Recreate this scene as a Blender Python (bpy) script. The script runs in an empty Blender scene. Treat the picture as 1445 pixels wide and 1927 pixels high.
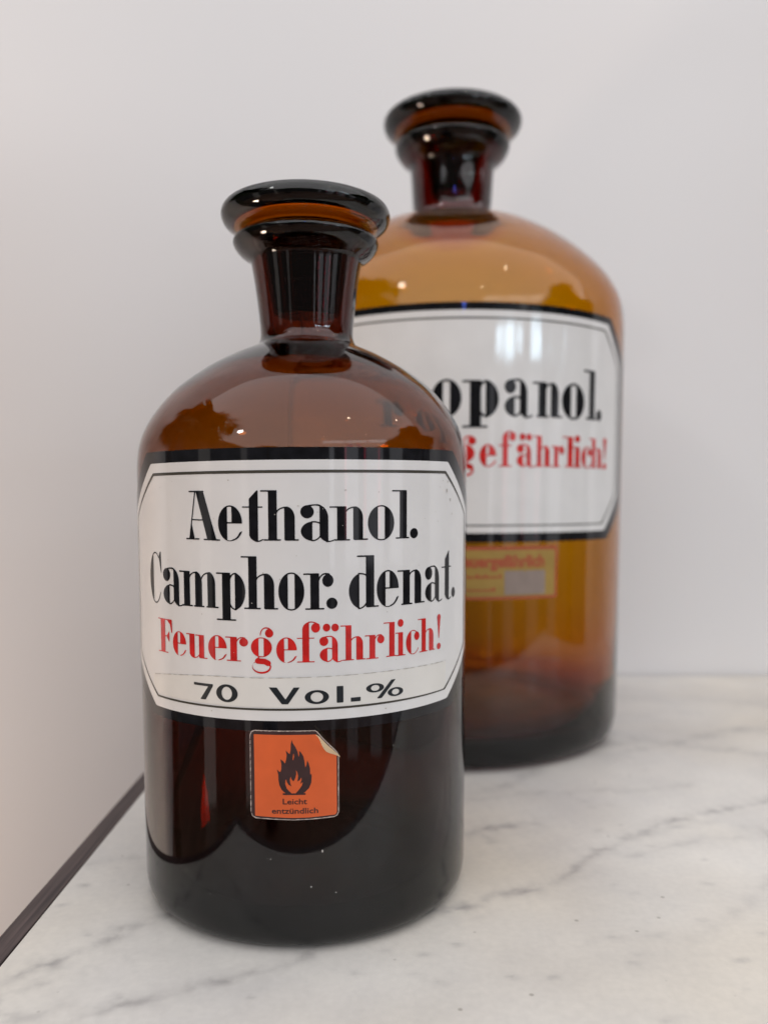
import bpy, bmesh, math, random
import numpy as np
from mathutils import Vector, Matrix, noise as mnoise
random.seed(7)
R_ = math.radians
S = 0.0535                                    # one unit below = the small bottle's radius (metres)
sc = bpy.context.scene
C = sc.collection

# ------------------------------------------------------------------ camera
PITCH, ROLL, H, FPX = .0811, -.0008, 2.4095, 1562.77
cam = bpy.data.cameras.new('camera'); co = bpy.data.objects.new('camera', cam); C.objects.link(co)
cam.sensor_fit = 'VERTICAL'; cam.sensor_height = 36.0; cam.sensor_width = 27.0
cam.lens = FPX / 1927 * 36
cam.shift_y = 99.66 / 1927
co.location = (0, 0, H * S)
co.rotation_euler = (R_(90) - PITCH, -ROLL, 0)
cam.clip_start = .01; cam.clip_end = 60
cam.dof.use_dof = True; cam.dof.focus_distance = 4.32 * S; cam.dof.aperture_fstop = 8.6
sc.camera = co

# ------------------------------------------------------------------ world and lamps
w = bpy.data.worlds.new('World'); sc.world = w; w.use_nodes = True
wn = w.node_tree.nodes; bg = wn['Background']
bg.inputs[0].default_value = (1.0, .95, .92, 1); bg.inputs[1].default_value = .07
sc.view_settings.view_transform = 'Standard'; sc.view_settings.look = 'None'
sc.view_settings.exposure = .31; sc.view_settings.gamma = 1
sc.render.engine = 'CYCLES'
cy = sc.cycles
cy.use_denoising = True; cy.max_bounces = 24; cy.transmission_bounces = 20; cy.glossy_bounces = 8
cy.diffuse_bounces = 4; cy.transparent_max_bounces = 12; cy.caustics_reflective = True; cy.caustics_refractive = True
cy.sample_clamp_indirect = 6

def area(name, loc, target, sx, sy, radiance, col=(1, 1, 1)):
    l = bpy.data.lights.new(name, 'AREA'); l.shape = 'RECTANGLE'; l.size = sx; l.size_y = sy
    l.energy = radiance * math.pi * sx * sy * .9999; l.color = col
    o = bpy.data.objects.new(name, l); C.objects.link(o); o.location = loc
    d = Vector(target) - Vector(loc)
    o.rotation_euler = d.to_track_quat('-Z', 'Y').to_euler()
    return o
def polar(az, el, dist):                       # az from the viewer's side (-y) towards +x, seen from the small bottle
    a, e = R_(az), R_(el)
    return Vector((dist * math.cos(e) * math.sin(a), .28 - dist * math.cos(e) * math.cos(a), .13 + dist * math.sin(e)))
# bright white ceiling over the room (lit panel ceiling)
area('ceiling_light', (.75, -2.2, 1.75), (.75, -2.2, 0), 8.0, 5.6, 1.31, (1.0, .99, 1.0))
# shop windows in front on the right: dim street part and a bright sky strip over it
def window(az, el0, el1, wdeg, rad, col, dist=2.4):
    c = polar(az, (el0 + el1) / 2, dist)
    o = area('window_light', c, (c.x - math.sin(R_(az)), c.y + math.cos(R_(az)), c.z),
             2 * dist * math.tan(R_(wdeg / 2)), dist * (math.tan(R_(el1)) - math.tan(R_(el0))), rad, col)
    return o
window(22, -5, 9.4, 3, .8, (.92, .93, 1.0)); window(35, -5, 9.4, 9, .7, (.92, .93, 1.0))
window(51, -5, 9.4, 12, .62, (.92, .93, 1.0)); window(67, -5, 9.4, 10, .6, (.95, .95, 1.0))
for az, e0, e1, wd, rad in ((27, 11.3, 13.4, 5.5, 8), (33.5, 11.0, 13.5, 6, 10), (40, 11.5, 13.2, 5, 7), (53, 10.9, 13.6, 9, 10), (62, 10.5, 13.2, 6, 8), (70.5, 10.0, 12.8, 8, 9)):
    window(az, e0, e1, wd, rad, (.66, .86, 1.0))
for az, wd in ((22, 2.5), (35, 7), (52, 8), (67, 6)): window(az, -19, -5.6, wd, .2, (.9, .92, 1.0))
# fainter daylight falling in on the left
window(-34, -22, 9, 4, .35, (1, .92, .86)); window(-62, -22, 9, 9, .4, (1, .92, .86))
def globe(x, y, z, rad, watts, col):
    l = bpy.data.lights.new('globe_or_fill_lamp', 'POINT'); l.shadow_soft_size = rad; l.energy = watts; l.color = col
    o = bpy.data.objects.new('globe_or_fill_lamp', l); C.objects.link(o); o.location = (x, y, z)
globe(-.95, -.75, 1.05, .06, 4, (1, .98, .97))        # hanging globe on the left
globe(-.85, .05, -.45, .07, 10.5, (1, .76, .58))        # added warm fill brightening the lower left wall; no real lamp stands there
for az in (31, 44, 54):                                # red neon strips across the street
    window(az, -3, 5, .5, 3.0, (1, .06, .14), 2.3)
l = bpy.data.lights.new('blue_lamp', 'POINT'); l.shadow_soft_size = .02; l.energy = .8; l.color = (.12, .22, 1)
o = bpy.data.objects.new('blue_lamp', l); C.objects.link(o); o.location = polar(3, 15.8, 2.3)
for az, el, rad in ((43, 51, .013), (84, 41, .011), (17, 29, .007), (48, 30, .004), (70, 28, .004), (80, 26.5, .006), (30, 33, .004)):
    l = bpy.data.lights.new('lamp_bulb', 'POINT'); l.shadow_soft_size = rad; l.energy = 60 * rad * rad * 4 * math.pi * math.pi * 1.6
    l.color = (1, .84, .64); o = bpy.data.objects.new('lamp_bulb', l); C.objects.link(o); o.location = polar(az, el, 1.5)
for az in (24, 40, 56, 72, 88): window(az, 19.5, 22.5, 14, 1.5, (.9, .94, 1.0), 2.2)      # upper row of panes

# ------------------------------------------------------------------ helpers
def obj(name, me, mat=None, parent=None, label=None):
    o = bpy.data.objects.new(name, me); C.objects.link(o)
    if mat: me.materials.append(mat)
    if parent: o.parent = parent
    if label: o['label'] = label
    return o
def thing(name, label, cat, loc=(0, 0, 0)):
    o = bpy.data.objects.new(name, None); C.objects.link(o); o.location = loc
    o.empty_display_size = .02; o['label'] = label; o['category'] = cat
    return o
def mesh(verts, faces, smooth=False, name='mesh'):
    me = bpy.data.meshes.new(name); me.from_pydata([tuple(v) for v in verts], [], faces); me.update()
    if smooth: me.polygons.foreach_set('use_smooth', [True] * len(me.polygons))
    return me
def box_mesh(x0, x1, y0, y1, z0, z1, bevel=0):
    bm = bmesh.new()
    bmesh.ops.create_cube(bm, size=1)
    for v in bm.verts:
        v.co = Vector(((x0 + x1) / 2 + v.co.x * (x1 - x0), (y0 + y1) / 2 + v.co.y * (y1 - y0), (z0 + z1) / 2 + v.co.z * (z1 - z0)))
    if bevel: bmesh.ops.bevel(bm, geom=bm.edges[:], offset=bevel, segments=2, affect='EDGES')
    me = bpy.data.meshes.new('box'); bm.to_mesh(me); bm.free()
    return me

# ------------------------------------------------------------------ materials
def mat(name):
    m = bpy.data.materials.new(name); m.use_nodes = True
    return m, m.node_tree.nodes, m.node_tree.links, m.node_tree.nodes['Principled BSDF']
def plain(name, col, rough=.5, coat=0, noise_amt=0, noise_scale=60, bump=0, spec=.5):
    m, n, l, b = mat(name)
    b.inputs['Base Color'].default_value = (*col, 1); b.inputs['Roughness'].default_value = rough
    b.inputs['Coat Weight'].default_value = coat; b.inputs['Coat Roughness'].default_value = .03
    b.inputs['Specular IOR Level'].default_value = spec
    if noise_amt or bump:
        tc = n.new('ShaderNodeTexCoord'); t = n.new('ShaderNodeTexNoise'); t.inputs['Scale'].default_value = noise_scale
        t.inputs['Detail'].default_value = 5; l.new(tc.outputs['Object'], t.inputs['Vector'])
        if noise_amt:
            r = n.new('ShaderNodeValToRGB'); r.color_ramp.elements[0].position = .3; r.color_ramp.elements[1].position = .7
            r.color_ramp.elements[0].color = (*[c * (1 - noise_amt) for c in col], 1)
            r.color_ramp.elements[1].color = (*[min(1, c * (1 + noise_amt)) for c in col], 1)
            l.new(t.outputs[0], r.inputs[0]); l.new(r.outputs[0], b.inputs['Base Color'])
        if bump:
            bp = n.new('ShaderNodeBump'); bp.inputs['Strength'].default_value = bump; bp.inputs['Distance'].default_value = .001
            l.new(t.outputs[0], bp.inputs['Height']); l.new(bp.outputs[0], b.inputs['Normal'])
            if coat: l.new(bp.outputs[0], b.inputs['Coat Normal'])
    return m
def glass(name, sig, bump=.0):
    m, n, l, b = mat(name)
    b.inputs['Base Color'].default_value = (1, 1, 1, 1); b.inputs['Roughness'].default_value = 0
    b.inputs['Transmission Weight'].default_value = 1; b.inputs['IOR'].default_value = 1.5
    d = max(sig) * 1.02
    v = n.new('ShaderNodeVolumeAbsorption'); v.inputs['Density'].default_value = d
    v.inputs['Color'].default_value = (*[1 - s / d for s in sig], 1)
    l.new(v.outputs[0], n['Material Output'].inputs['Volume'])
    if bump:                                   # gentle waviness of old blown glass
        tc = n.new('ShaderNodeTexCoord'); t = n.new('ShaderNodeTexNoise'); t.inputs['Scale'].default_value = 22
        t.inputs['Detail'].default_value = 1; l.new(tc.outputs['Object'], t.inputs['Vector'])
        bp = n.new('ShaderNodeBump'); bp.inputs['Strength'].default_value = bump; bp.inputs['Distance'].default_value = .002
        l.new(t.outputs[0], bp.inputs['Height']); l.new(bp.outputs[0], b.inputs['Normal'])
    return m
M_GLASS1 = glass('brown_glass', (275, 545, 1900), .05)
M_GLASS2 = glass('amber_glass', (125, 350, 2800), .05)
M_STOP = glass('stopper_glass', (195, 440, 1600))
M_STOP2 = glass('dark_stopper_glass', (240, 470, 1700))
M_BLACK = plain('black_enamel', (.007, .007, .009), .06, 0, .5, 260)
M_WHITE = plain('white_enamel', (.72, .71, .70), .06, .3, .025, 90, .03)
M_LINE = plain('grey_enamel_line', (.055, .05, .04), .25)
M_RED = plain('red_enamel', (.56, .018, .016), .16, .5, .2, 300)
M_TAPE = plain('clear_tape', (.72, .70, .66), .22, 0, .03, 120)
M_TAPEEDGE = plain('tape_edge', (.42, .39, .35), .5)
M_TYPE = plain('printed_black', (.012, .016, .02), .35)
M_ORANGE = plain('orange_print', (.66, .115, .03), .42, 0, .07, 130, .05)
M_BROWNP = plain('sticker_border', (.045, .022, .022), .4, 0, .2, 200)
M_FRAY = plain('frayed_paper_edge', (.40, .33, .29), .8, 0, .45, 600)
M_CREAM = plain('sticker_backing', (.80, .66, .44), .6, 0, .05, 150)
M_YEL = plain('yellow_print', (.32, .20, .04), .5, 0, .08, 150)
M_REDP = plain('orange_red_print', (.36, .075, .025), .5)
M_GREYP = plain('grey_patch', (.26, .20, .17), .6, 0, .06, 200)
M_DUST = plain('dust', (.45, .43, .40), .9)
M_WALL = plain('wall_paint', (.80, .785, .785), .75, 0, .012, 3, .03)
M_FLOOR = plain('floor_wood', (.17, .10, .07), .35, 0, .25, 7)
M_CAB = plain('cabinet_wood', (.14, .08, .05), .4, 0, .3, 12)

def wood_edge():
    m, n, l, b = mat('dark_stained_wood')
    tc = n.new('ShaderNodeTexCoord'); mp = n.new('ShaderNodeMapping'); mp.inputs['Scale'].default_value = (900, 22, 900)
    t = n.new('ShaderNodeTexNoise'); t.inputs['Scale'].default_value = 1; t.inputs['Detail'].default_value = 6
    r = n.new('ShaderNodeValToRGB'); r.color_ramp.elements[0].position = .35; r.color_ramp.elements[1].position = .75
    r.color_ramp.elements[0].color = (.026, .016, .017, 1); r.color_ramp.elements[1].color = (.11, .075, .072, 1)
    l.new(tc.outputs['Object'], mp.inputs[0]); l.new(mp.outputs[0], t.inputs['Vector']); l.new(t.outputs[0], r.inputs[0])
    l.new(r.outputs[0], b.inputs['Base Color']); b.inputs['Roughness'].default_value = .5
    bp = n.new('ShaderNodeBump'); bp.inputs['Strength'].default_value = .4; bp.inputs['Distance'].default_value = .0006
    l.new(t.outputs[0], bp.inputs['Height']); l.new(bp.outputs[0], b.inputs['Normal'])
    return m
M_WOOD = wood_edge()

def marble():
    m, n, l, b = mat('veined_marble')
    at = n.new('ShaderNodeAttribute'); at.attribute_name = 'vein'
    tc = n.new('ShaderNodeTexCoord')
    t1 = n.new('ShaderNodeTexNoise'); t1.inputs['Scale'].default_value = 11; t1.inputs['Detail'].default_value = 6; t1.inputs['Roughness'].default_value = .6
    t2 = n.new('ShaderNodeTexNoise'); t2.inputs['Scale'].default_value = 420; t2.inputs['Detail'].default_value = 4
    t3 = n.new('ShaderNodeTexNoise'); t3.inputs['Scale'].default_value = 5; t3.inputs['Detail'].default_value = 3
    for t in (t1, t2, t3): l.new(tc.outputs['Object'], t.inputs['Vector'])
    r = n.new('ShaderNodeValToRGB'); e = r.color_ramp.elements
    e[0].position = .3; e[0].color = (.60, .58, .565, 1); e[1].position = .66; e[1].color = (.79, .755, .705, 1)
    l.new(t1.outputs[0], r.inputs[0])
    warm = n.new('ShaderNodeMixRGB'); warm.blend_type = 'MULTIPLY'; warm.inputs[2].default_value = (.97, .93, .86, 1)
    rr = n.new('ShaderNodeValToRGB'); rr.color_ramp.elements[0].position = .45; rr.color_ramp.elements[1].position = .62
    l.new(t3.outputs[0], rr.inputs[0]); l.new(rr.outputs[0], warm.inputs[0]); l.new(r.outputs[0], warm.inputs[1])
    grain = n.new('ShaderNodeMixRGB'); grain.blend_type = 'MULTIPLY'; grain.inputs[0].default_value = .16
    l.new(warm.outputs[0], grain.inputs[1]); l.new(t2.outputs[0], grain.inputs[2])
    br = n.new('ShaderNodeMath'); br.operation = 'MULTIPLY'
    t4 = n.new('ShaderNodeTexNoise'); t4.inputs['Scale'].default_value = 170; t4.inputs['Detail'].default_value = 5
    l.new(tc.outputs['Object'], t4.inputs['Vector'])
    mr = n.new('ShaderNodeMapRange'); mr.inputs[1].default_value = .34; mr.inputs[2].default_value = .62; mr.inputs[3].default_value = .35; mr.inputs[4].default_value = 1.1
    l.new(t4.outputs[0], mr.inputs[0]); l.new(at.outputs['Fac'], br.inputs[0]); l.new(mr.outputs[0], br.inputs[1])
    mx = n.new('ShaderNodeMixRGB'); mx.inputs[2].default_value = (.31, .295, .29, 1)
    l.new(br.outputs[0], mx.inputs[0]); l.new(grain.outputs[0], mx.inputs[1]); l.new(mx.outputs[0], b.inputs['Base Color'])
    vo = n.new('ShaderNodeTexVoronoi'); vo.inputs['Scale'].default_value = 130; l.new(tc.outputs['Object'], vo.inputs['Vector'])   # tiny dark pits
    pit = n.new('ShaderNodeMapRange'); pit.inputs[1].default_value = .05; pit.inputs[2].default_value = .11; pit.inputs[3].default_value = 1; pit.inputs[4].default_value = 0
    l.new(vo.outputs['Distance'], pit.inputs[0])
    sel = n.new('ShaderNodeMath'); sel.operation = 'GREATER_THAN'; sel.inputs[1].default_value = .66
    l.new(vo.outputs['Color'], sel.inputs[0])
    pm = n.new('ShaderNodeMath'); pm.operation = 'MULTIPLY'; l.new(pit.outputs[0], pm.inputs[0]); l.new(sel.outputs[0], pm.inputs[1])
    pk = n.new('ShaderNodeMath'); pk.operation = 'MULTIPLY'; pk.inputs[1].default_value = .55; l.new(pm.outputs[0], pk.inputs[0])
    m2 = n.new('ShaderNodeMixRGB'); m2.inputs[2].default_value = (.20, .18, .15, 1)
    l.new(pk.outputs[0], m2.inputs[0]); l.new(mx.outputs[0], m2.inputs[1]); l.new(m2.outputs[0], b.inputs['Base Color'])
    b.inputs['Roughness'].default_value = .36; b.inputs['Specular IOR Level'].default_value = .4
    bp = n.new('ShaderNodeBump'); bp.inputs['Strength'].default_value = .12; bp.inputs['Distance'].default_value = .0003
    l.new(t2.outputs[0], bp.inputs['Height']); l.new(bp.outputs[0], b.inputs['Normal'])
    return m
M_MARBLE = marble()

# ------------------------------------------------------------------ the setting: wall, floor
WY = 11.12 * S
o = obj('wall', box_mesh(-2.6, 2.6, WY, WY + .12, -.82, 1.75), M_WALL); o['kind'] = 'structure'
o = obj('floor', box_mesh(-3, 3, -3.2, WY - .001, -.92, -.82), M_FLOOR); o['kind'] = 'structure'

# ------------------------------------------------------------------ marble counter
XL, XR, YF, YB = -1.977 * S, 8 * S, 2.93 * S, WY - .0025
counter = thing('marble_counter', 'pale grey veined marble counter with dark wooden edging under both bottles', 'counter', (0, 0, 0))
VEINS = [
 (.030, .74, [(0.0, 4.6), (0.32, 4.67), (0.4, 4.7), (0.55, 4.74), (0.67, 4.86), (0.82, 4.91), (1.01, 5.0), (1.16, 5.12), (1.28, 5.28), (1.41, 5.45), (1.55, 5.55), (1.72, 5.72), (1.87, 5.83), (2.03, 5.95), (2.26, 6.08), (2.54, 6.21), (2.96, 6.39), (3.44, 6.66), (5, 7.4)]),
 (.03, .35, [(1.66, 5.41), (1.98, 5.57), (2.26, 5.7), (2.54, 5.72)]),
 (.035, .6, [(2.64, 5.89), (2.73, 5.89), (2.75, 5.77), (2.8, 5.55), (3.2, 5.2)]),
 (.04, .35, [(0.65, 6.47), (0.99, 6.54), (1.36, 6.64), (1.82, 6.67), (2.28, 6.72), (2.55, 6.79)]),
 (.08, .6, [(2.1, 7.95), (2.3, 8.01), (2.52, 8.08), (2.8, 7.94), (3.09, 8.16), (3.53, 8.43), (4.03, 8.55), (4.47, 8.72), (6, 9.3)]),
 (.09, .42, [(2.21, 7.66), (2.56, 7.87), (2.88, 7.87), (3.38, 7.79), (3.59, 7.59), (4.6, 7.5)]),
 (.038, .85, [(0.3, 5.85), (0.49, 5.82), (0.61, 5.78), (0.78, 5.9), (0.92, 5.94), (1.12, 5.98)]),
 (.03, .8, [(0.67, 5.78), (0.78, 5.66)]),
 (.05, .5, [(0.73, 6.62), (0.92, 6.72), (1.14, 6.93), (1.21, 6.99), (1.38, 7.22)]),
 (.034, .75, [(-1.93, 3.94), (-1.91, 3.95), (-1.86, 4.0), (-1.79, 4.1), (-1.71, 4.13), (-1.65, 4.24), (-1.58, 4.25), (-1.53, 4.35), (-1.47, 4.4), (-1.46, 4.48), (-1.38, 4.52), (-1.31, 4.58), (-1.18, 4.69)]),
 (.03, .5, [(-1.89, 3.86), (-1.83, 3.89), (-1.77, 3.89), (-1.73, 3.94), (-1.68, 3.92)]),
 (.028, .65, [(-1.45, 3.65), (-1.4, 3.68), (-1.29, 3.73), (-1.22, 3.79), (-1.11, 3.84), (-1.01, 3.86), (-0.94, 3.91), (-0.84, 3.97), (-0.73, 3.98), (-0.66, 4.05), (-0.61, 4.06), (-0.55, 4.07), (-0.51, 4.11), (-0.44, 4.16), (-0.4, 4.22), (-0.35, 4.36)]),
 (.03, .5, [(-1.81, 3.71), (-1.7, 3.67), (-1.59, 3.7), (-1.54, 3.77)]),
 (.03, .4, [(-1.91, 5.33), (-1.78, 5.37), (-1.6, 5.39)]),
 (.12, .22, [(-1.6, 4.12), (-1.35, 4.2)]), (.15, .2, [(1.6, 9.4), (3.2, 9.9), (4.4, 9.6)]), (.10, .22, [(2.2, 9.0), (3.6, 9.2)]),
]
SPOTS = [(2.31, 7.19), (2.49, 6.82), (2.23, 6.3), (1.55, 5.85), (1.84, 5.95), (1.74, 5.95), (3.23, 7.69), (2.85, 8.56), (1.86, 4.15), (1.3, 4.13), (1.52, 4.89), (1.43, 5.0), (2.02, 5.01), (2.11, 5.62), (2.13, 5.36), (2.09, 4.42), (1.32, 3.66), (0.85, 4.0), (-1.9, 4.75), (-1.87, 5.0), (-1.75, 5.25), (-1.64, 4.41), (-1.28, 3.84), (-0.65, 3.84), (0.01, 4.25), (0.39, 4.31), (0.2, 4.21), (0.65, 4.14), (0.64, 4.0), (1.15, 5.98), (0.93, 5.93), (0.79, 5.88)]
def make_marble():
    xs = np.concatenate([np.arange(-1.977, 3.4, .022), np.arange(3.4, 8, .1), [8.0]])
    ys = np.concatenate([np.arange(2.93, 7.2, .022), np.arange(7.2, 11.07, .035), [11.073]])
    X, Y = np.meshgrid(xs, ys)
    def wob(X, Y, a, f, ph):
        return a * (np.sin(X * f + ph) * np.cos(Y * f * 1.3 + 2 * ph) + .6 * np.sin((X + Y) * f * 2.3 + ph * 3) + .4 * np.cos((X - 1.4 * Y) * f * 4.1 + ph))
    X2 = X + wob(X, Y, .012, 9, .4); Y2 = Y + wob(X, Y, .012, 11, 1.3)
    V = np.zeros_like(X)
    for wd, st, pts in VEINS:
        d = np.full_like(X, 9.)
        for (a, b), (c, e) in zip(pts[:-1], pts[1:]):
            vx, vy = c - a, e - b; t = np.clip(((X2 - a) * vx + (Y2 - b) * vy) / (vx * vx + vy * vy + 1e-9), 0, 1)
            d = np.minimum(d, np.hypot(X2 - a - t * vx, Y2 - b - t * vy))
        wv = wd * (1 + .45 * np.sin(X * 17 + Y * 23) * np.cos(X * 31 - Y * 9))
        V = np.maximum(V, st * (.72 * np.exp(-(d / wv / 1.15) ** 2) + .28 * np.exp(-(d / (wv * 4)) ** 2)) * (.8 + .3 * np.sin(X * 8 + Y * 13)))
    rng = np.random.RandomState(5)
    for k in range(26):                        # faint side veins
        x, y = rng.uniform(-1.8, 5), rng.uniform(3.1, 10.5); a = rng.normal(.55, .35); d = np.full_like(X, 9.); n = rng.randint(3, 8)
        for q in range(n):
            x2, y2 = x + .16 * math.cos(a), y + .16 * math.sin(a); a += rng.normal(0, .5) * .6
            vx, vy = x2 - x, y2 - y; t = np.clip(((X2 - x) * vx + (Y2 - y) * vy) / (vx * vx + vy * vy), 0, 1)
            d = np.minimum(d, np.hypot(X2 - x - t * vx, Y2 - y - t * vy)); x, y = x2, y2
        V = np.maximum(V, rng.uniform(.12, .42) * np.exp(-(d / rng.uniform(.015, .05)) ** 2) * (.6 + .4 * np.sin(X * 21 + k) * np.cos(Y * 17)))
    sp = [(x, y, rng.uniform(.012, .028), rng.uniform(.25, .6)) for x, y in SPOTS]
    sp += [(rng.uniform(-1.9, 5), rng.uniform(3, 10.5), rng.uniform(.012, .03), rng.uniform(.15, .5)) for _ in range(110)]
    for x, y, r, s in sp:
        d2 = ((X - x) / (r * 1.6)) ** 2 + ((Y - y) / r) ** 2 + .5 * (X - x) * (Y - y) / r / r * rng.uniform(-1, 1)
        V = np.maximum(V, s * np.exp(-d2))
    zz = np.zeros_like(X)
    verts = np.stack([X, Y, zz], -1).reshape(-1, 3) * S
    ny, nx = X.shape
    i = np.arange(ny - 1)[:, None] * nx + np.arange(nx - 1)[None, :]
    faces = np.stack([i, i + 1, i + nx + 1, i + nx], -1).reshape(-1, 4)
    nb = len(verts)
    me = bpy.data.meshes.new('marble_slab')
    T = -.020                                  # slab thickness
    c = [(X[0, 0] * S, Y[0, 0] * S), (X[0, -1] * S, Y[0, 0] * S), (X[0, -1] * S, Y[-1, 0] * S), (X[0, 0] * S, Y[-1, 0] * S)]
    ex = [(*q, 0) for q in c] + [(*q, T) for q in c]
    allv = np.concatenate([verts, np.array(ex)])
    side = [[nb + a, nb + b, nb + b + 4, nb + a + 4][::-1] for a, b in ((1, 0), (2, 1), (3, 2), (0, 3))] + [[nb + 4, nb + 7, nb + 6, nb + 5]]
    me.from_pydata(allv.tolist(), [], faces.tolist() + side); me.update()
    at = me.attributes.new('vein', 'FLOAT', 'POINT')
    at.data.foreach_set('value', np.concatenate([V.ravel(), np.zeros(8)]).astype(np.float32))
    return me
obj('marble_slab', make_marble(), M_MARBLE, counter)
TR = .149 * S
obj('wood_edging', box_mesh(XL - TR - .0002, XL - .0003, YF - TR, YB, -.034, -.0004, .0006), M_WOOD, counter)
obj('wood_edging', box_mesh(XL, XR, YF - TR, YF - .0003, -.034, -.0004, .0006), M_WOOD, counter)
obj('cabinet', box_mesh(XL - TR + .012, XR - .01, YF - TR + .012, YB - .002, -.815, -.0345), M_CAB, counter)

# ------------------------------------------------------------------ lathe
def lathe(profile, n=160, lean=None, cavity=None):
    verts, faces = [], []
    k = len(profile)
    for j in range(n):
        a = 2 * math.pi * j / n
        for r, z in profile:
            dx = lean(z) if lean else 0
            verts.append(((r * math.cos(a) + dx) * S, r * math.sin(a) * S, z * S))
    for j in range(n):
        j2 = (j + 1) % n
        for i in range(k):
            i2 = (i + 1) % k
            a, b, c, d = j * k + i, j * k + i2, j2 * k + i2, j2 * k + i
            r1, r2 = profile[i][0], profile[i2][0]
            if r1 < 1e-6 and r2 < 1e-6: continue
            faces.append((a, b, c, d))
    me = bpy.data.meshes.new('lathe'); me.from_pydata(verts, [], faces)
    bm = bmesh.new(); bm.from_mesh(me); bmesh.ops.remove_doubles(bm, verts=bm.verts, dist=1e-7)
    bmesh.ops.recalc_face_normals(bm, faces=bm.faces)
    for f in bm.faces: f.smooth = True
    if cavity:                                 # closed hollow inside the solid, its faces turned inwards
        cm = lathe(cavity, n, lean); n0 = len(bm.faces); bm.from_mesh(cm)
        bm.faces.ensure_lookup_table()
        bmesh.ops.reverse_faces(bm, faces=bm.faces[n0:])
    bm.to_mesh(me); bm.free()
    return me
def spline(pts, m=6):
    """Catmull-Rom through points; a point given as (r, z, 1) is a sharp corner."""
    out = []
    P = [p if len(p) == 3 else (*p, 0) for p in pts]
    for i in range(len(P) - 1):
        p1, p2 = P[i], P[i + 1]
        p0 = P[i - 1] if i > 0 and not p1[2] else p1
        p3 = P[i + 2] if i + 2 < len(P) and not p2[2] else p2
        for s in range(m):
            t = s / m
            f = lambda k: .5 * (2 * p1[k] + (p2[k] - p0[k]) * t + (2 * p0[k] - 5 * p1[k] + 4 * p2[k] - p3[k]) * t * t + (3 * p1[k] - p0[k] - 3 * p2[k] + p3[k]) * t ** 3)
            out.append((max(0, f(0)), f(1)))
    out.append(P[-1][:2])
    return out

# ------------------------------------------------------------------ flat paint on a cylinder, from implicit outlines
class G:                                       # grid for implicit shapes; negative = inside
    pass
def ell(X, Y, cx, cy, rx, ry): return (np.hypot((X - cx) / rx, (Y - cy) / ry) - 1) * min(rx, ry)
def bx(X, Y, x0, x1, y0, y1): return np.maximum(np.maximum(x0 - X, X - x1), np.maximum(y0 - Y, Y - y1))
def stroke(X, Y, pts, r, r2=None):
    d = np.full(X.shape, 1e9)
    n = len(pts) - 1
    for i, ((a, b), (c, e)) in enumerate(zip(pts[:-1], pts[1:])):
        vx, vy = c - a, e - b; t = np.clip(((X - a) * vx + (Y - b) * vy) / (vx * vx + vy * vy + 1e-9), 0, 1)
        rr = r if r2 is None else r + (r2 - r) * (i + t) / n
        d = np.minimum(d, np.hypot(X - a - t * vx, Y - b - t * vy) - rr)
    return d
def bez(p0, p1, p2, p3=None, n=10):
    out = []
    for i in range(n + 1):
        t = i / n
        if p3 is None: out.append(tuple((1 - t) ** 2 * a + 2 * t * (1 - t) * b + t * t * c for a, b, c in zip(p0, p1, p2)))
        else: out.append(tuple((1 - t) ** 3 * a + 3 * t * (1 - t) ** 2 * b + 3 * t * t * (1 - t) * c + t ** 3 * d for a, b, c, d in zip(p0, p1, p2, p3)))
    return out
def poly(X, Y, pts):
    d = np.full(X.shape, 1e18); s = np.ones(X.shape)
    n = len(pts)
    for i in range(n):
        x1, y1 = pts[i]; x2, y2 = pts[i - 1]
        ex, ey = x2 - x1, y2 - y1; wx, wy = X - x1, Y - y1
        t = np.clip((wx * ex + wy * ey) / (ex * ex + ey * ey + 1e-12), 0, 1)
        d = np.minimum(d, (wx - ex * t) ** 2 + (wy - ey * t) ** 2)
        c1, c2, c3 = Y >= y1, Y < y2, ex * wy > ey * wx
        s = np.where((c1 & c2 & c3) | (~c1 & ~c2 & ~c3), -s, s)
    return s * np.sqrt(d)
U = np.minimum.reduce
def AND(*a): return np.maximum.reduce(a)
def SUB(a, *b): return np.maximum.reduce([a] + [-q for q in b])

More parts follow.
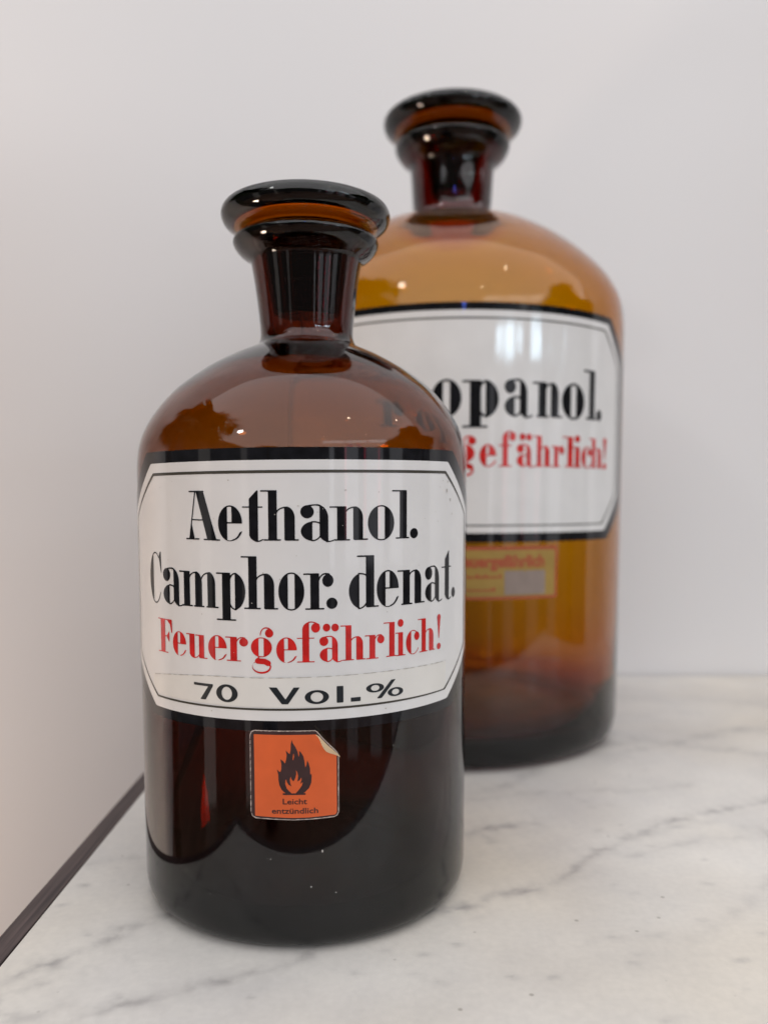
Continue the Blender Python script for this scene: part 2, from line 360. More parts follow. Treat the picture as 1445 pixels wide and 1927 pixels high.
def hair(X, Y, x0, x1, y, y2=None, r=2.1): return stroke(X, Y, [(x0 + r, y), (x1 - r, y if y2 is None else y2)], r)
def glyph(ch, X, Y):
    """didone letters, x-height 100, baseline 0"""
    h = lambda *a, **k: hair(X, Y, *a, **k)
    b = lambda *a: bx(X, Y, *a)
    e = lambda *a: ell(X, Y, *a)
    st = lambda *a, **k: stroke(X, Y, *a, **k)
    if ch == 'A':
        return U([h(0, 42, 1), h(54, 100, 0, -1), poly(X, Y, [(32, 147), (54, 147), (90, -1), (65, -1)]), st([(30, 145), (12, 1)], 1.6),
                  poly(X, Y, [(19, 46), (11, 0), (28, 0)]), st([(19, 60), (50, 59)], 1.8), h(10, 56, 146)])
    if ch == 'e':
        out = e(35, 50, 35, 54)
        top = AND(b(27, 40, 53.5, 200), e(35, 50, 33, 50)); low = AND(np.maximum(27 - X, Y - 50), e(34, 50, 33.5, 51.5))
        gap = b(57, 90, 24, 50)
        return U([SUB(out, top, low, gap), b(27, 70, 49.7, 53.6), st(bez((44, 0), (60, 4), (68, 25)), 2.2, r2=1.6)])
    if ch == 't':
        body = AND(poly(X, Y, [(21, 124), (44, 149), (47, 149), (47, -6), (21, -6)]), U([b(0, 60, 22, 200), e(47, 22, 27, 27)]))
        return U([body, h(0, 61, 99, r=1.8), st(bez((40, -3), (50, -5), (60, 2)), 1.9)])
    if ch in ('h', 'n'):
        x = 0 if ch == 'n' else 1
        if ch == 'h':
            return U([h(0, 46, 147), b(24, 50, 0, 149), h(9, 62, 1), st(bez((48, 82), (56, 99), (82, 98.5)), 2.0),
                      b(72, 103, 0, 66), AND(e(78, 66, 25, 34.5), np.maximum(72 - X, 60 - Y)), h(74, 115, 1)])
        return U([h(0, 46, 99), b(22, 49, 0, 101), h(15, 60, 0), st(bez((47, 84), (54, 99), (78, 98.5)), 2.0),
                  b(69, 98, 0, 66), AND(e(74, 66, 24, 34.5), np.maximum(69 - X, 60 - Y)), h(71, 114, 1)])
    if ch == 'm':
        return U([h(0, 44, 99), b(20, 45, 0, 101), h(12, 56, 0), st(bez((43, 82), (50, 99), (74, 98.5)), 2.0), b(66, 92, 0, 66),
                  AND(e(70, 66, 22, 34.5), np.maximum(66 - X, 60 - Y)), h(60, 100, 0), st(bez((90, 80), (97, 99), (122, 98.5)), 2.0),
                  b(112, 139, 0, 66), AND(e(117, 66, 22, 34.5), np.maximum(112 - X, 60 - Y)), h(107, 150, 0)])
    if ch in ('a', 'aa'):
        q = [e(20, 85, 19.5, 19.5), st(bez((4, 94), (18, 106), (50, 105.5)), 2.0), AND(e(50, 66, 31.5, 40), np.maximum(56 - X, 60 - Y)), b(56, 81.5, 12, 68),
             st(bez((48, 105.5), (56, 105), (62, 100)), 2.4), AND(e(83, 18, 27, 23), np.maximum(Y - 20, X - 81.5)), st(bez((76, -4.5), (88, -5), (101, 1)), 1.8),
             AND(e(38, 27, 36.5, 29), X - 35), st(bez((33, 55), (47, 56), (57, 51)), 2.0), st(bez((33, -1), (48, -2), (58, 12)), 2.0)]
        if ch == 'aa': q += [e(32, 143, 16.5, 16.5), e(70, 142, 16.5, 16.5)]
        return U(q)
    if ch == 'o':
        return SUB(e(39, 50, 39, 54), AND(b(28.5, 49, -90, 200), e(39, 50, 37, 50)))
    if ch == 'l': return U([h(0, 42, 148), b(24, 46, 0, 150), h(11, 54, 2)])
    if ch == '.': return e(11.5, 15, 11.5, 16)
    if ch == 'C':
        return U([AND(e(50, 72, 50, 78), X - 32), SUB(e(50, 72, 50, 78), e(50, 72, 46.5, 74), b(80, 200, 30, 140)),
                  poly(X, Y, [(90, 152), (96, 152), (99, 88), (96, 88), (88, 110), (80, 137)])])
    if ch == 'p':
        return U([h(0, 36, 99), b(18, 42, -34, 101), h(0, 58, -34), AND(e(50, 48, 34, 54), 55 - X),
                  st(bez((41, 84), (46, 100), (58, 99.5)), 2.0), st(bez((41, 10), (47, -4), (58, -3.5)), 2.0)])
    if ch == 'r':
        return U([h(0, 42, 99), b(20, 45, 0, 101), h(5, 60, 0), st(bez((43, 80), (52, 106), (74, 98)), 2.0), e(70, 80, 16, 18)])
    if ch == 'd':
        return U([AND(e(38, 47, 38, 52), X - 29), h(22, 68, 147), b(48, 72, 0, 149), h(50, 86, 1), st(bez((27, 97), (38, 98), (50, 92)), 2.0),
                  st(bez((27, -3), (40, -4), (50, 12)), 2.0)])
    if ch == 'F':
        return U([b(16, 41, 0, 149), h(0, 78, 148), poly(X, Y, [(50, 148), (78, 148), (79, 92), (75, 92), (68, 128)]), h(38, 62, 74),
                  poly(X, Y, [(48, 74), (62, 96), (64, 96), (64, 50), (62, 50)]), h(0, 58, 1)])
    if ch == 'u':
        return U([h(0, 36, 99), b(16, 39, 18, 101), AND(e(39, 20, 23, 24), np.maximum(Y - 19, X - 39)), st(bez((37, -1.5), (50, -2), (60, 14)), 2.0),
                  h(42, 76, 97), b(58, 79, 0, 99), h(60, 93, 0)])
    if ch == 'g':
        return U([SUB(e(46, 61, 45, 42), AND(b(34, 56, 0, 130), e(46, 61, 43, 38))), e(80, 121, 17.5, 18), st(bez((42, 112), (44, 150), (76, 150), (90, 132)), 2.0, r2=3),
                  st([(34, 18), (26, 8)], 2.6), st([(30, 3), (60, 1), (74, -6)], 12), SUB(e(46, -22, 41, 29), e(44, -20, 37, 23))])
    if ch == 'f':
        return U([b(24, 53, 0, 138), h(0, 77, 0), h(0, 76, 100, r=1.8), e(81, 143, 19, 20), AND(e(56, 136, 32, 32), np.maximum(X - 53, 134 - Y)),
                  st(bez((50, 167), (72, 172), (96, 156)), 2.2)])
    if ch == 'i': return U([h(0, 38, 99), b(16, 41, 0, 101), h(4, 55, 0), e(28, 142, 15.5, 17)])
    if ch == 'c':
        return U([AND(e(38, 50, 38, 54), X - 28), SUB(e(38, 50, 38, 54), e(38, 50, 35, 50.5), b(60, 200, 24, 90)), e(60, 76, 15, 19)])
    if ch == '!': return U([poly(X, Y, [(3, 140), (22, 140), (14, 46), (11, 46)]), e(12.5, 142, 10.5, 15), e(12.5, 10, 11.5, 15)])
    # sturdy extended figures of the printed strip (cap height 100)
    if ch == '7': return U([poly(X, Y, [(0, 100), (100, 100), (100, 88), (62, 0), (34, 0), (76, 84), (0, 84)])])
    if ch == '0': return SUB(e(50, 50, 50, 52), e(50, 50, 24, 38))
    if ch == 'V': return poly(X, Y, [(0, 100), (26, 100), (54, 28), (80, 100), (100, 100), (62, 0), (42, 0)])
    if ch == 'O': return SUB(e(50, 50, 50, 52), e(50, 50, 26, 36))
    if ch == 'I': return b(0, 100, 0, 100)
    if ch == '%': return U([SUB(e(23, 72, 23, 28), e(23, 72, 11, 18)), SUB(e(78, 32, 22, 28), e(78, 32, 10.5, 18)), poly(X, Y, [(27, 4), (40, 4), (78, 112), (66, 112)])])
WID = dict(A=100, e=70, t=61, h=115, a=101, aa=101, n=114, o=78, l=54, C=100, m=150, p=84, r=86, d=86, F=79, u=93, g=98, f=100, i=55, c=75)
WID.update({'.': 23, '!': 25, '7': 100, '0': 100, 'V': 100, 'O': 100, 'I': 100, '%': 100})

class Patch:
    """collects polygons lying at (phi, z) on a cylinder of radius rad; builds one mesh with radial normals"""
    def __init__(s, rad, off, tilt=0.0, offf=None, spin=0.0): s.rad, s.off, s.tilt, s.offf, s.spin = rad, off, tilt, offf, spin; s.v = []; s.f = []
    def add(s, f, x0, x1, y0, y1, sx, sy, tx, ty, run=True):
        """f(X,Y) implicit in local units; local -> phi = tx(x), z = ty(y)"""
        nx = max(2, int(math.ceil((x1 - x0) / sx))); ny = max(2, int(math.ceil((y1 - y0) / sy)))
        xs = np.linspace(x0, x1, nx + 1); ys = np.linspace(y0, y1, ny + 1)
        X, Y = np.meshgrid(xs, ys); F = f(X, Y)
        F = np.where(np.abs(F) < 1e-9, -1e-9, F)
        ins = F < 0
        full = ins[:-1, :-1] & ins[1:, :-1] & ins[:-1, 1:] & ins[1:, 1:]
        none = ~(ins[:-1, :-1] | ins[1:, :-1] | ins[:-1, 1:] | ins[1:, 1:])
        for i in range(nx):
            col = full[:, i]; j = 0
            while j < ny:
                if col[j]:
                    k = j
                    while k < ny and col[k] and (run is True or k - j < run): k += 1
                    s.poly([(xs[i], ys[j]), (xs[i + 1], ys[j]), (xs[i + 1], ys[k]), (xs[i], ys[k])], tx, ty); j = k
                else: j += 1
        for j, i in zip(*np.nonzero(~full & ~none)):
            c = [(xs[i], ys[j], F[j, i]), (xs[i + 1], ys[j], F[j, i + 1]), (xs[i + 1], ys[j + 1], F[j + 1, i + 1]), (xs[i], ys[j + 1], F[j + 1, i])]
            out = []
            for a, b in zip(c, c[1:] + c[:1]):
                if a[2] < 0: out.append(a[:2])
                if (a[2] < 0) != (b[2] < 0):
                    t = a[2] / (a[2] - b[2]); out.append((a[0] + (b[0] - a[0]) * t, a[1] + (b[1] - a[1]) * t))
            if len(out) >= 3: s.poly(out, tx, ty)
    def poly(s, pts, tx, ty):
        if (tx(1.) - tx(0.)) * (ty(1.) - ty(0.)) < 0: pts = pts[::-1]
        n = len(s.v); s.v += [(tx(x), ty(y)) for x, y in pts]; s.f.append(tuple(range(n, n + len(pts))))
    def build(s, name, m, parent, label=None):
        vs, ns = [], []
        for ph, z in s.v:
            zz = z + s.tilt * ph; a = ph + s.spin
            r = s.rad + (s.off if s.offf is None else s.offf(ph, z))
            vs.append((r * math.sin(a) * S, -r * math.cos(a) * S, zz * S)); ns.append((math.sin(a), -math.cos(a), 0))
        me = mesh(vs, s.f, True)
        if s.offf is None: me.normals_split_custom_set_from_vertices(ns)
        return obj(name, me, m, parent, label)
def word(patch, items, z0, xh, step=.0032, bias=0):
    for g, a, b in items:
        W = WID[g]; k = (b - a) * patch.rad / W; ky = xh / 100
        gg = {'-': 'I'}.get(g, g)
        patch.add(lambda X, Y: glyph(gg, X, Y) - bias, -4, W + 4, -56, 178, step / k, step / ky, lambda x: a + x * k / patch.rad, lambda y: z0 + y * ky)
def octagon(pc, pm, z0, z1, zm0, zm1):
    """half angles at the corners and the middle"""
    return [(-pc, z0), (pc, z0), (pm, zm0), (pm, zm1), (pc, z1), (-pc, z1), (-pm, zm1), (-pm, zm0)]
def text_patch(patch, s, a, b, z0, cap, bold=.012):
    cu = bpy.data.curves.new('t', 'FONT'); cu.body = s; cu.size = 1; cu.offset = bold; cu.resolution_u = 3
    o = bpy.data.objects.new('t', cu); C.objects.link(o); bpy.context.view_layer.update()
    dg = bpy.context.evaluated_depsgraph_get(); me = bpy.data.meshes.new_from_object(o.evaluated_get(dg))
    xs = [v.co.x for v in me.vertices]; x0, x1 = min(xs), max(xs)
    k = (b - a) / (x1 - x0); n = len(patch.v); ky = cap / .72
    patch.v += [(a + (v.co.x - x0) * k, z0 + v.co.y * ky) for v in me.vertices]
    for p in me.polygons: patch.f.append(tuple(n + i for i in p.vertices))
    bpy.data.objects.remove(o); bpy.data.curves.remove(cu)

I = lambda q: q
# ------------------------------------------------------------------ front bottle
BX, BY = -.4917, 5.1917
b1 = thing('apothecary_bottle', 'smaller dark brown glass bottle in front with orange flame sticker under its white label', 'bottle', (BX * S, BY * S, .0004))
def sm(x): x = min(1, max(0, x)); return x * x * (3 - 2 * x)
lean1 = lambda z: .021 * sm((z - 2.6) / .7)
outer = spline([(0, .075), (.45, .06), (.72, .012), (.86, 0), (.94, .018), (.985, .07), (1.0, .16)], 5)[:-1] + [(1.0, z) for z in (.16, .5, 1, 1.5, 2, 2.45)] + \
    spline([(1.0, 2.55), (.997, 2.62), (.982, 2.72), (.945, 2.82), (.88, 2.925), (.80, 3.02), (.72, 3.09), (.60, 3.175), (.47, 3.247), (.37, 3.292), (.315, 3.318), (.288, 3.35),
            (.281, 3.40), (.289, 3.50), (.306, 3.64), (.329, 3.79), (.342, 3.824), (.366, 3.842), (.397, 3.864), (.425, 3.894), (.440, 3.926), (.430, 3.950), (.40, 3.962), (.355, 3.955)], 5)
inner = [(.30, 3.945), (.262, 3.80), (.228, 3.62), (.202, 3.42)] + spline([(.196, 3.36), (.235, 3.292), (.31, 3.255), (.43, 3.205), (.56, 3.14), (.68, 3.06), (.77, 2.985), (.845, 2.895), (.905, 2.80), (.938, 2.71), (.952, 2.62), (.955, 2.5)], 5) + \
    [(.955, 2), (.945, 1.6), (.91, 1.1), (.885, .6), (.875, .35)] + spline([(.865, .28), (.84, .21), (.80, .175), (.68, .18), (.45, .205), (0, .22)], 5)[1:]
obj('glass_body', lathe(outer + inner, 176, lean1), M_GLASS1, b1)
stop1 = spline([(0, 3.50, 1), (.200, 3.50, 1), (.223, 3.62), (.257, 3.80), (.292, 3.945), (.312, 3.966, 1), (.37, 3.968, 1), (.41, 3.985), (.455, 4.012), (.490, 4.04), (.508, 4.078), (.503, 4.115), (.478, 4.143), (.43, 4.152), (.25, 4.143), (0, 4.14)], 4)
cav1 = spline([(0, 3.99), (.34, 3.988), (.385, 3.998), (.42, 4.015), (.436, 4.032), (.425, 4.047), (.39, 4.054), (.25, 4.055), (0, 4.055)], 4)
lid1 = obj('stopper', lathe(stop1, 160, lambda z: .021, cav1), M_STOP, b1)

PH = R_(3.4); TL = .008
plate = lambda pts: (lambda X, Y: poly(X, Y, pts))
def lab_patch(pts, off, m, name, parent, rad=1.0, tilt=0.0, spin=0.0, st=.012, inner=None, label=None):
    p = Patch(rad, off, tilt, None, spin)
    sp = [(a * rad, z) for a, z in pts]
    f = (lambda X, Y: poly(X, Y, sp)) if inner is None else (lambda X, Y: SUB(poly(X, Y, sp), poly(X, Y, [(a * rad, z) for a, z in inner])))
    xs = [a for a, _ in sp]; zs = [z for _, z in sp]
    p.add(f, min(xs) - .01, max(xs) + .01, min(zs) - .01, max(zs) + .01, st, st, lambda x: x / rad, I)
    return p.build(name, m, parent, label)
fr = lab_patch(octagon(R_(57.5), R_(79), 1.203, 2.655, 1.44, 2.36), .0035, M_BLACK, 'label_frame', b1, 1, TL, PH, label='black enamel border of the white label')
pl = lab_patch(octagon(R_(54), R_(72.8), 1.258, 2.592, 1.50, 2.32), .0052, M_WHITE, 'label_plate', b1, 1, TL, PH)
lab_patch(octagon(R_(52.6), R_(70.2), 1.312, 2.541, 1.53, 2.30), .0064, M_LINE, 'border_line', pl, 1, TL, PH, .004,
          octagon(R_(52.1), R_(69.5), 1.323, 2.526, 1.533, 2.297))
L1 = [('A', -.569, -.350), ('e', -.361, -.227), ('t', -.227, -.118), ('h', -.131, .063), ('a', .070, .244), ('n', .216, .420), ('o', .419, .572), ('l', .558, .670), ('.', .676, .732)]
L2 = [('C', -.919, -.785), ('a', -.771, -.598), ('m', -.628, -.366), ('p', -.379, -.215), ('h', -.238, -.044), ('o', -.043, .087), ('r', .082, .235), ('.', .198, .255), ('d', .315, .480), ('e', .468, .601),
      ('n', .592, .785), ('a', .788, .941), ('t', .935, 1.043), ('.', 1.052, 1.100)]
L3 = [('F', -.834, -.696), ('e', -.691, -.585), ('u', -.585, -.439), ('e', -.434, -.323), ('r', -.332, -.204), ('g', -.190, -.071), ('e', -.057, .047), ('f', .047, .165), ('aa', .161, .278),
      ('h', .268, .404), ('r', .400, .512), ('l', .506, .587), ('i', .579, .646), ('c', .650, .745), ('h', .733, .876), ('!', .891, .933)]
L4 = [('7', -.532, -.408, .086), ('0', -.388, -.264, .090), ('V', -.098, .060, .087), ('O', .085, .208, .070), ('I', .248, .283, .087), ('I', .322, .375, .022), ('%', .406, .629, .085)]
for L, z, xh, m, lab in ((L1, 2.187, .169, M_BLACK, 'black painted lettering reading Aethanol.'), (L2, 1.837, .180, M_BLACK, 'black painted lettering reading Camphor. denat.'),
                         (L3, 1.565, .122, M_RED, 'red painted lettering reading Feuergefährlich!')):
    p = Patch(1.0, .0068); word(p, L, z, xh); p.build('lettering', m, pl, lab)
# the transparent strip with the strength printed on it
p = Patch(1.0, .0073)
SA, SB = -.90, .985
def strip_top(a): return 1.483 - .055 * np.clip((-a - .35) / .55, 0, 1) ** 1.6 + .006 * np.sin(a * 3)
inl = [(a + PH, z) for a, z in octagon(R_(51.6), R_(68.9), 1.327, 2.52, 1.537, 2.29)]
p.add(lambda X, Y: np.maximum(np.maximum(SA - X, X - SB), np.maximum(poly(X, Y, inl), Y - strip_top(X))), -1.3, 1.3, 1.30, 1.51, .012, .006, I, I)
tape = p.build('printed_strip', M_TAPE, b1, 'faintly yellowed clear strip reading 70 Vol.-%')
p = Patch(1.0, .0083)
p.add(lambda X, Y: np.maximum(np.maximum(SA - X, X - SB), np.abs(Y - strip_top(X)) - .0012 - .0012 * np.sin(X * 37) * np.sin(X * 91 + 2)), -1.3, 1.3, 1.40, 1.51, .006, .0015, I, I)
p.build('strip_edge', M_TAPEEDGE, tape)
p = Patch(1.0, .0086)
for g, a, b, hgt in L4: word(p, [(g, a, b)], 1.346, hgt, .003)
p.build('lettering', M_TYPE, tape, 'wide black printed figures 70 Vol.-%')

# little chips in the enamel and dust on the glass
rng = random.Random(11)
p = Patch(1.0, .0071)
chips = [(.30, 2.44, .006, .002), (.06, 2.36, .006, .002), (-.12, 2.02, .004, .004), (.99, 2.44, .007, .011), (1.03, 2.39, .005, .009), (1.05, 2.31, .004, .006), (1.0, 2.49, .004, .006), (-.30, 2.49, .004, .003), (.52, 1.29, .005, .003), (-.42, 1.29, .004, .003)]
chips += [(rng.uniform(-.85, .95), rng.uniform(1.34, 2.5), rng.uniform(.0018, .0035), rng.uniform(.0015, .003)) for _ in range(34)]
for a, z, ra, rz in chips:
    p.add(lambda X, Y: ell(X, Y, a, z, ra, rz), a - 1.3 * ra, a + 1.3 * ra, z - 1.3 * rz, z + 1.3 * rz, ra / 3, rz / 3, I, I)
o = p.build('enamel_chips', M_TAPEEDGE, pl); o['kind'] = 'stuff'
p = Patch(1.0, .0012)
dust = [(.17, .56, .004, .008), (.11, .37, .003, .005), (-.10, .52, .003, .003), (.24, .33, .003, .003)]
dust += [(rng.uniform(-1.2, 1.2), rng.choice((rng.uniform(.2, 1.18), rng.uniform(2.68, 2.72))), rng.uniform(.001, .002), rng.uniform(.001, .0022)) for _ in range(26)]
for a, z, ra, rz in dust:
    if z < 2.5: p.add(lambda X, Y: ell(X, Y, a, z, ra, rz), a - 1.3 * ra, a + 1.3 * ra, z - 1.3 * rz, z + 1.3 * rz, ra / 3, rz / 3, I, I)
o = p.build('dust_specks', M_DUST, b1); o['kind'] = 'stuff'

# orange hazard sticker
sx_, sy_ = .000395, .000402
tx = lambda x: -.2042 + (x - 128) * sx_
ty = lambda y: 1.208 - (y - 92) * sy_
st = b1
jit = lambda X, Y, a: a * (np.sin(X * .05 + Y * .031) * np.sin(Y * .043 + X * .017 + 1))
OUT = [(198, 92), (990, 92), (1020, 110), (1060, 160), (1130, 240), (1240, 350), (1285, 400), (1302, 450), (1300, 1190), (1275, 1240), (1230, 1258), (900, 1272), (700, 1276), (200, 1262), (150, 1235), (128, 1180), (128, 160), (150, 110)]
p = Patch(1.0, .004)
p.add(lambda X, Y: poly(X, Y, OUT) + jit(X, Y, 4), 100, 1330, 70, 1300, 9, 9, tx, ty)
stk = p.build('hazard_sticker', M_BROWNP, b1, 'square orange sticker with black flame, its upper right corner peeling')
INS = [(198, 103), (984, 103), (1012, 120), (1052, 168), (1122, 248), (1232, 360), (1276, 408), (1290, 452), (1289, 1188), (1266, 1231), (1228, 1247), (900, 1261), (700, 1265), (202, 1251), (158, 1227), (139, 1178), (139, 162), (158, 118)]
def rim(X, Y):
    d = poly(X, Y, INS); n_ = np.sin(X * .11 + Y * .07) + np.sin(Y * .19 - X * .05 + 1) + .7 * np.sin(X * .031 + Y * .027)
    return np.maximum(np.maximum(-(d + 2.5 + n_ * 1.6), poly(X, Y, OUT) + 2), np.where(X < 170, -n_ * 1.1 - .9, -5))
p = Patch(1.0, .0052); p.add(rim, 110, 1320, 80, 1290, 5, 5, tx, ty); p.build('frayed_rim', M_FRAY, stk)
ORA = [(188, 150), (985, 150), (1005, 150), (1035, 190), (1062, 250), (1085, 300), (1120, 350), (1160, 368), (1200, 376), (1240, 390), (1268, 425), (1268, 1190), (1250, 1222), (900, 1240), (700, 1243), (192, 1226)]
p = Patch(1.0, .0056); p.add(lambda X, Y: poly(X, Y, ORA), 170, 1290, 130, 1260, 8, 8, tx, ty); fld = p.build('orange_field', M_ORANGE, stk)
FLAME = [(690, 210), (697, 250), (735, 310), (762, 370), (775, 440), (784, 405), (780, 355), (810, 385), (835, 430), (848, 490), (858, 580), (875, 545), (885, 485), (905, 530), (920, 590), (921, 640), (923, 682), (938, 655), (941, 700), (934, 780), (905, 850), (850, 903),
         (828, 915), (860, 915), (860, 937), (565, 937), (565, 915), (606, 915), (590, 905), (550, 870), (522, 810), (510, 740), (508, 670), (500, 635), (488, 598), (520, 630), (535, 637), (548, 600), (550, 530), (537, 466), (570, 490), (598, 525), (613, 470), (620, 410),
         (608, 350), (640, 385), (660, 400), (672, 340), (674, 270)]
FIN = [(612, 728), (618, 765), (640, 800), (680, 825), (664, 790), (657, 740), (668, 690), (682, 735), (706, 758), (728, 715), (742, 660), (738, 608), (756, 640), (766, 690), (756, 762), (786, 740), (808, 705), (809, 740), (792, 792), (826, 768), (815, 812), (780, 862), (733, 915),
       (682, 917), (650, 890), (615, 850), (597, 790), (600, 745)]
SLIT = [(709, 382), (716, 430), (704, 487), (696, 470), (700, 420)]
p = Patch(1.0, .0066)
p.add(lambda X, Y: SUB(poly(X, Y, FLAME), poly(X, Y, FIN), poly(X, Y, SLIT)), 470, 960, 195, 950, 5, 5, tx, ty)
p.build('flame_symbol', M_BROWNP, fld)
p = Patch(1.0, .0068)
text_patch(p, 'Leicht', tx(562), tx(878), ty(1060), .030, .016)
text_patch(p, 'entzündlich', tx(418), tx(1022), ty(1184), .030, .016)
p.build('lettering', M_BROWNP, fld, 'small dark print reading Leicht entzündlich')
FLAP = [(978, 96), (1005, 112), (1022, 140), (1045, 200), (1066, 258), (1090, 308), (1122, 348), (1162, 364), (1202, 371), (1246, 386), (1282, 408), (1262, 372), (1215, 322), (1130, 238), (1065, 160), (1022, 106), (1000, 94)]
def flap_off(ph, z):
    x = (ph + .2042) / sx_ + 128; y = (1.208 - z) / sy_ + 92
    d = ((x - 990) + (400 - y)) / 300 - .98    # distance outwards from the fold
    return .012 + .085 * max(0, min(1, 1.0 - abs(d * 1.1 - .1)))
p = Patch(1.0, .0, 0, flap_off)
p.add(lambda X, Y: poly(X, Y, FLAP), 960, 1300, 80, 420, 8, 8, tx, ty, 1)
p.build('peeled_corner', M_CREAM, stk, 'cream backing of the curled up corner')

# ------------------------------------------------------------------ rear bottle
R2 = 1.6989; BX2, BY2 = .7144, 8.7406
b2 = thing('apothecary_bottle', 'larger amber glass bottle standing behind, with a small yellow sticker under its label', 'bottle', (BX2 * S, BY2 * S, .0004))
lean2 = lambda z: -.02 * sm((z - 4.2) / 1)
outer = spline([(0, .12), (.8, .10), (1.25, .02), (1.46, 0), (1.60, .03), (1.67, .11), (1.699, .25)], 5)[:-1] + [(1.699, z) for z in (.25, .8, 1.4, 2, 2.6, 3.2, 3.7)] + \
    spline([(1.699, 3.9), (1.697, 4.04), (1.685, 4.18), (1.655, 4.32), (1.60, 4.44), (1.54, 4.53), (1.45, 4.635), (1.345, 4.735), (1.20, 4.855), (1.05, 4.955), (.91, 5.035), (.76, 5.10), (.58, 5.16), (.46, 5.19), (.41, 5.22),
            (.395, 5.28), (.405, 5.45), (.420, 5.68), (.436, 5.73), (.470, 5.765), (.518, 5.808), (.556, 5.86), (.577, 5.91), (.568, 5.943), (.53, 5.955), (.46, 5.955)], 5)
def inset(pts, t):
    out = []
    for i, (r, z) in enumerate(pts):
        r0, z0 = pts[max(0, i - 1)]; r1, z1 = pts[min(len(pts) - 1, i + 1)]
        L = math.hypot(r1 - r0, z1 - z0); out.append((r - (z1 - z0) / L * t, z + (r1 - r0) / L * t))
    return out
SH = [(1.699, 3.8), (1.697, 4.04), (1.685, 4.18), (1.655, 4.32), (1.60, 4.44), (1.54, 4.53), (1.45, 4.635), (1.345, 4.735), (1.20, 4.855), (1.05, 4.955), (.91, 5.035), (.76, 5.10), (.58, 5.16), (.46, 5.19)]
shin = inset(SH, .034)[::-1][1:]
inner = [(.37, 5.945), (.27, 5.72), (.235, 5.5), (.225, 5.3)] + spline([(.24, 5.19), (.34, 5.14)] + shin, 4) + \
    [(1.670, 3), (1.667, 2), (1.663, 1.2), (1.65, .7), (1.635, .5)] + spline([(1.60, .40), (1.55, .29), (1.45, .225), (1.2, .22), (.8, .27), (0, .30)], 5)[1:]
obj('glass_body', lathe(outer + inner, 192, lean2), M_GLASS2, b2)
stop2 = spline([(0, 5.45, 1), (.215, 5.45, 1), (.258, 5.72), (.360, 5.945), (.39, 5.982, 1), (.50, 5.985, 1), (.56, 6.01), (.62, 6.05), (.67, 6.09), (.694, 6.14), (.687, 6.185), (.65, 6.215), (.58, 6.222), (.3, 6.21), (0, 6.205)], 4)
cav2 = spline([(0, 6.02), (.48, 6.018), (.53, 6.03), (.575, 6.055), (.59, 6.08), (.575, 6.10), (.53, 6.108), (.3, 6.11), (0, 6.11)], 4)
obj('stopper', lathe(stop2, 160, lambda z: -.02, cav2), M_STOP2, b2)
PH2 = -.12
lab_patch(octagon(R_(59), R_(73.5), 2.02, 4.02, 2.36, 3.67), .005, M_BLACK, 'label_frame', b2, R2, 0, PH2, .02, label='black enamel border of the white label')
pl = lab_patch(octagon(R_(56.8), R_(67.3), 2.10, 3.955, 2.42, 3.62), .008, M_WHITE, 'label_plate', b2, R2, 0, PH2, .02)
lab_patch(octagon(R_(55.2), R_(65.2), 2.158, 3.897, 2.445, 3.595), .010, M_LINE, 'border_line', pl, R2, 0, PH2, .008, octagon(R_(54.6), R_(64.5), 2.170, 3.883, 2.45, 3.59))
L5 = [('o', -.184, -.041), ('p', -.034, .143), ('a', .175, .321), ('n', .324, .500), ('o', .500, .655), ('l', .652, .760), ('.', .765, .811)]
L5 = [('r', -.43, -.265)] + L5
L6 = [('F', -.66, -.545), ('e', -.535, -.45), ('u', -.44, -.325), ('e', -.315, -.23), ('r', -.225, -.13), ('g', -.075, .034), ('e', .052, .134), ('f', .147, .235), ('aa', .241, .336), ('h', .330, .437), ('r', .435, .518), ('l', .507, .588), ('i', .576, .643),
      ('c', .643, .726), ('h', .703, .832), ('!', .836, .880)]
for L, z, xh, m, lab in ((L5, 3.09, .282, M_BLACK, 'black painted lettering ending in opanol.'), (L6, 2.667, .172, M_RED, 'red painted lettering reading Feuergefährlich!')):
    p = Patch(R2, .011); word(p, L, z, xh, .006, 1.0); p.build('lettering', m, pl, lab)
p = Patch(R2, .006); p.add(lambda X, Y: bx(X, Y, -.115, .486, 1.530, 1.985), -.13, .5, 1.5, 2.0, .008, .02, I, I)
ys = p.build('yellow_sticker', M_REDP, b2, 'small yellow sticker with orange border and red print')
p = Patch(R2, .008); p.add(lambda X, Y: bx(X, Y, -.10, .470, 1.556, 1.953), -.13, .5, 1.5, 2.0, .008, .02, I, I)
yf = p.build('yellow_field', M_YEL, ys)
p = Patch(R2, .010); text_patch(p, 'Feuergefährlich', -.06, .405, 1.812, .10, .045)
for y, x1 in ((1.712, .155), (1.60, .125)):
    x = -.06
    rng = random.Random(int(y * 100))
    while x < x1:
        wd = rng.uniform(.008, .02); hh = rng.choice((.022, .022, .034))
        p.add(lambda X, Y: bx(X, Y, x, x + wd, y, y + hh), x - .002, x + wd + .002, y - .01, y + .05, .004, .01, I, I); x += wd + rng.uniform(.003, .006)
p.build('lettering', M_REDP, yf)
p = Patch(R2, .0095); p.add(lambda X, Y: SUB(bx(X, Y, .185, .41, 1.57, 1.775), bx(X, Y, .294, .298, 1.74, 1.9)), .17, .43, 1.55, 1.79, .005, .01, I, I)
p.build('grey_patch', M_GREYP, yf)

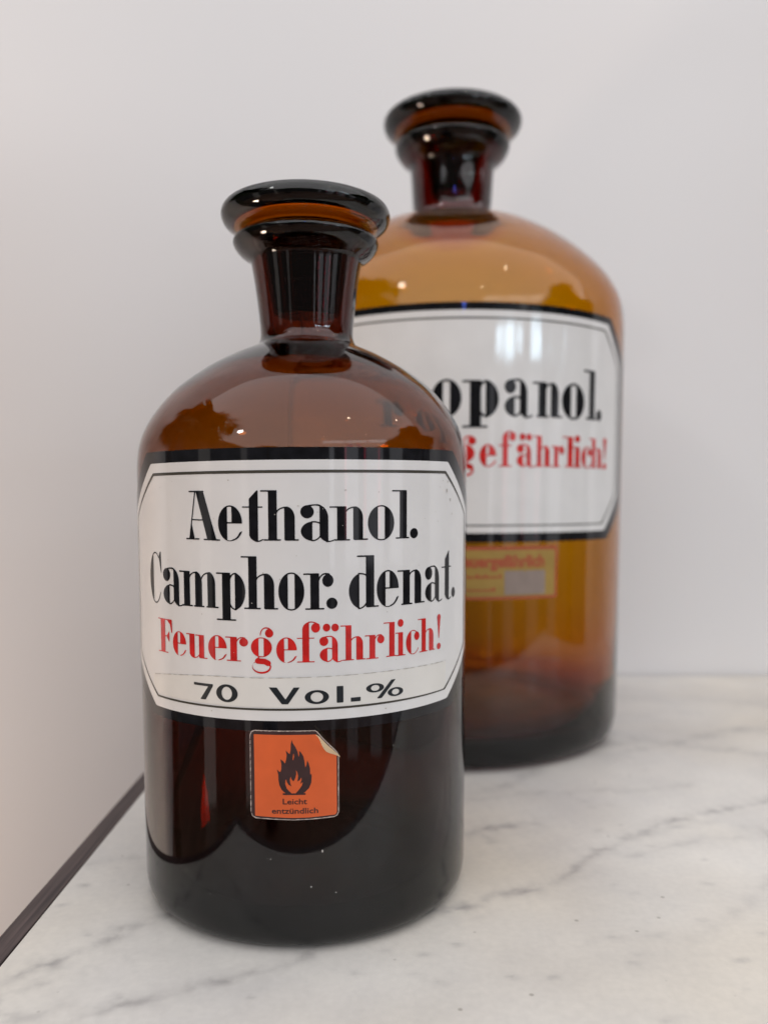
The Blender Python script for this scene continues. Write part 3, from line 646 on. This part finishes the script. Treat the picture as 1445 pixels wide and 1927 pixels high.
# ------------------------------------------------------------------ tall palms standing in the room in front of the counter, mirrored in the glass
M_LEAF = plain('palm_leaf', (.035, .06, .02), .5, 0, .3, 9)
M_STEM = plain('palm_stem', (.10, .075, .04), .7, 0, .3, 30)
M_POT = plain('dark_pot', (.03, .03, .032), .4)
def palm(x, y, top, reach, nfr, seed, label):
    rng = random.Random(seed); z0 = -.82
    t = thing('potted_palm', label, 'plant', (x, y, z0)); t['group'] = 'palms in pots in front of the counter'
    pot = [(0, 0), (.15, 0), (.17, .02), (.20, .34), (.215, .35), (.215, .38), (.195, .38), (.185, .33), (0, .33)]
    me = lathe([(a / S, b / S) for a, b in pot], 32); obj('pot', me, M_POT, t)
    crown = top - z0 - .45
    n = 10; vs, fs = [], []
    for i in range(9):
        f = i / 8; r = .035 * (1 - .5 * f) * (1 + .1 * (i % 2)); zc = .33 + (crown - .33) * f
        for j in range(n): a = 2 * math.pi * j / n; vs.append((r * math.cos(a) + .03 * math.sin(f * 3), r * math.sin(a), zc))
    for i in range(8):
        for j in range(n): fs.append((i * n + j, i * n + (j + 1) % n, (i + 1) * n + (j + 1) % n, (i + 1) * n + j))
    obj('stem', mesh(vs, fs, True), M_STEM, t)
    for k in range(nfr):
        az = 2 * math.pi * k / nfr + rng.uniform(-.3, .3); up = rng.uniform(.25, 1.25); L = reach * rng.uniform(.8, 1.15) * (1 - .35 * max(0, -math.cos(az) * (1 if x > 0 else -1)) - (.45 * max(0, math.sin(az)) if y > .1 else 0))
        vs, fs = [], []; pts = []
        for i in range(22):
            f = i / 21; e = up - 1.5 * f * f
            p0 = pts[-1] if pts else Vector((.03 * math.sin(3), 0, crown))
            pts.append(p0 + Vector((math.cos(az) * math.cos(e), math.sin(az) * math.cos(e), math.sin(e))) * (L / 21))
        side = Vector((-math.sin(az), math.cos(az), 0))
        for i in range(1, 22):                  # rachis and leaflets
            a, b = pts[i - 1], pts[i]; w_ = .006 * (1.1 - i / 22)
            q = len(vs); vs += [a - side * w_, a + side * w_, b + side * w_, b - side * w_]; fs.append((q, q + 1, q + 2, q + 3))
            if i < 4: continue
            d = (b - a).normalized(); l = .42 * L * math.sin(math.pi * min(1, (i - 2) / 20)) ** .6 + .03
            for sgn in (-1, 1):
                for hlf in (0, .5):
                    o_ = a + (b - a) * hlf; dd = (side * sgn + d * .7 + Vector((0, 0, rng.uniform(-.5, .05)))).normalized()
                    m_ = o_ + dd * l * .5; tip = o_ + dd * l + Vector((0, 0, -.25 * l)); w2 = d * .008
                    q = len(vs); vs += [o_ - w2 * .5, m_ - w2, tip, m_ + w2, o_ + w2 * .5]; fs += [(q, q + 1, q + 3, q + 4), (q + 1, q + 2, q + 3)]
        obj('frond', mesh(vs, fs), M_LEAF, t)
palm(-.56, .27, .84, .44, 26, 3, 'tall potted palm left of the counter, mirrored in the shoulder of the small bottle')
palm(.74, .25, .80, .42, 20, 8, 'tall potted palm right of the counter, mirrored in the shoulder of the small bottle')
palm(-.75, -1.9, 1.05, .55, 14, 5, 'farther potted palm in the room, mirrored above the white label')
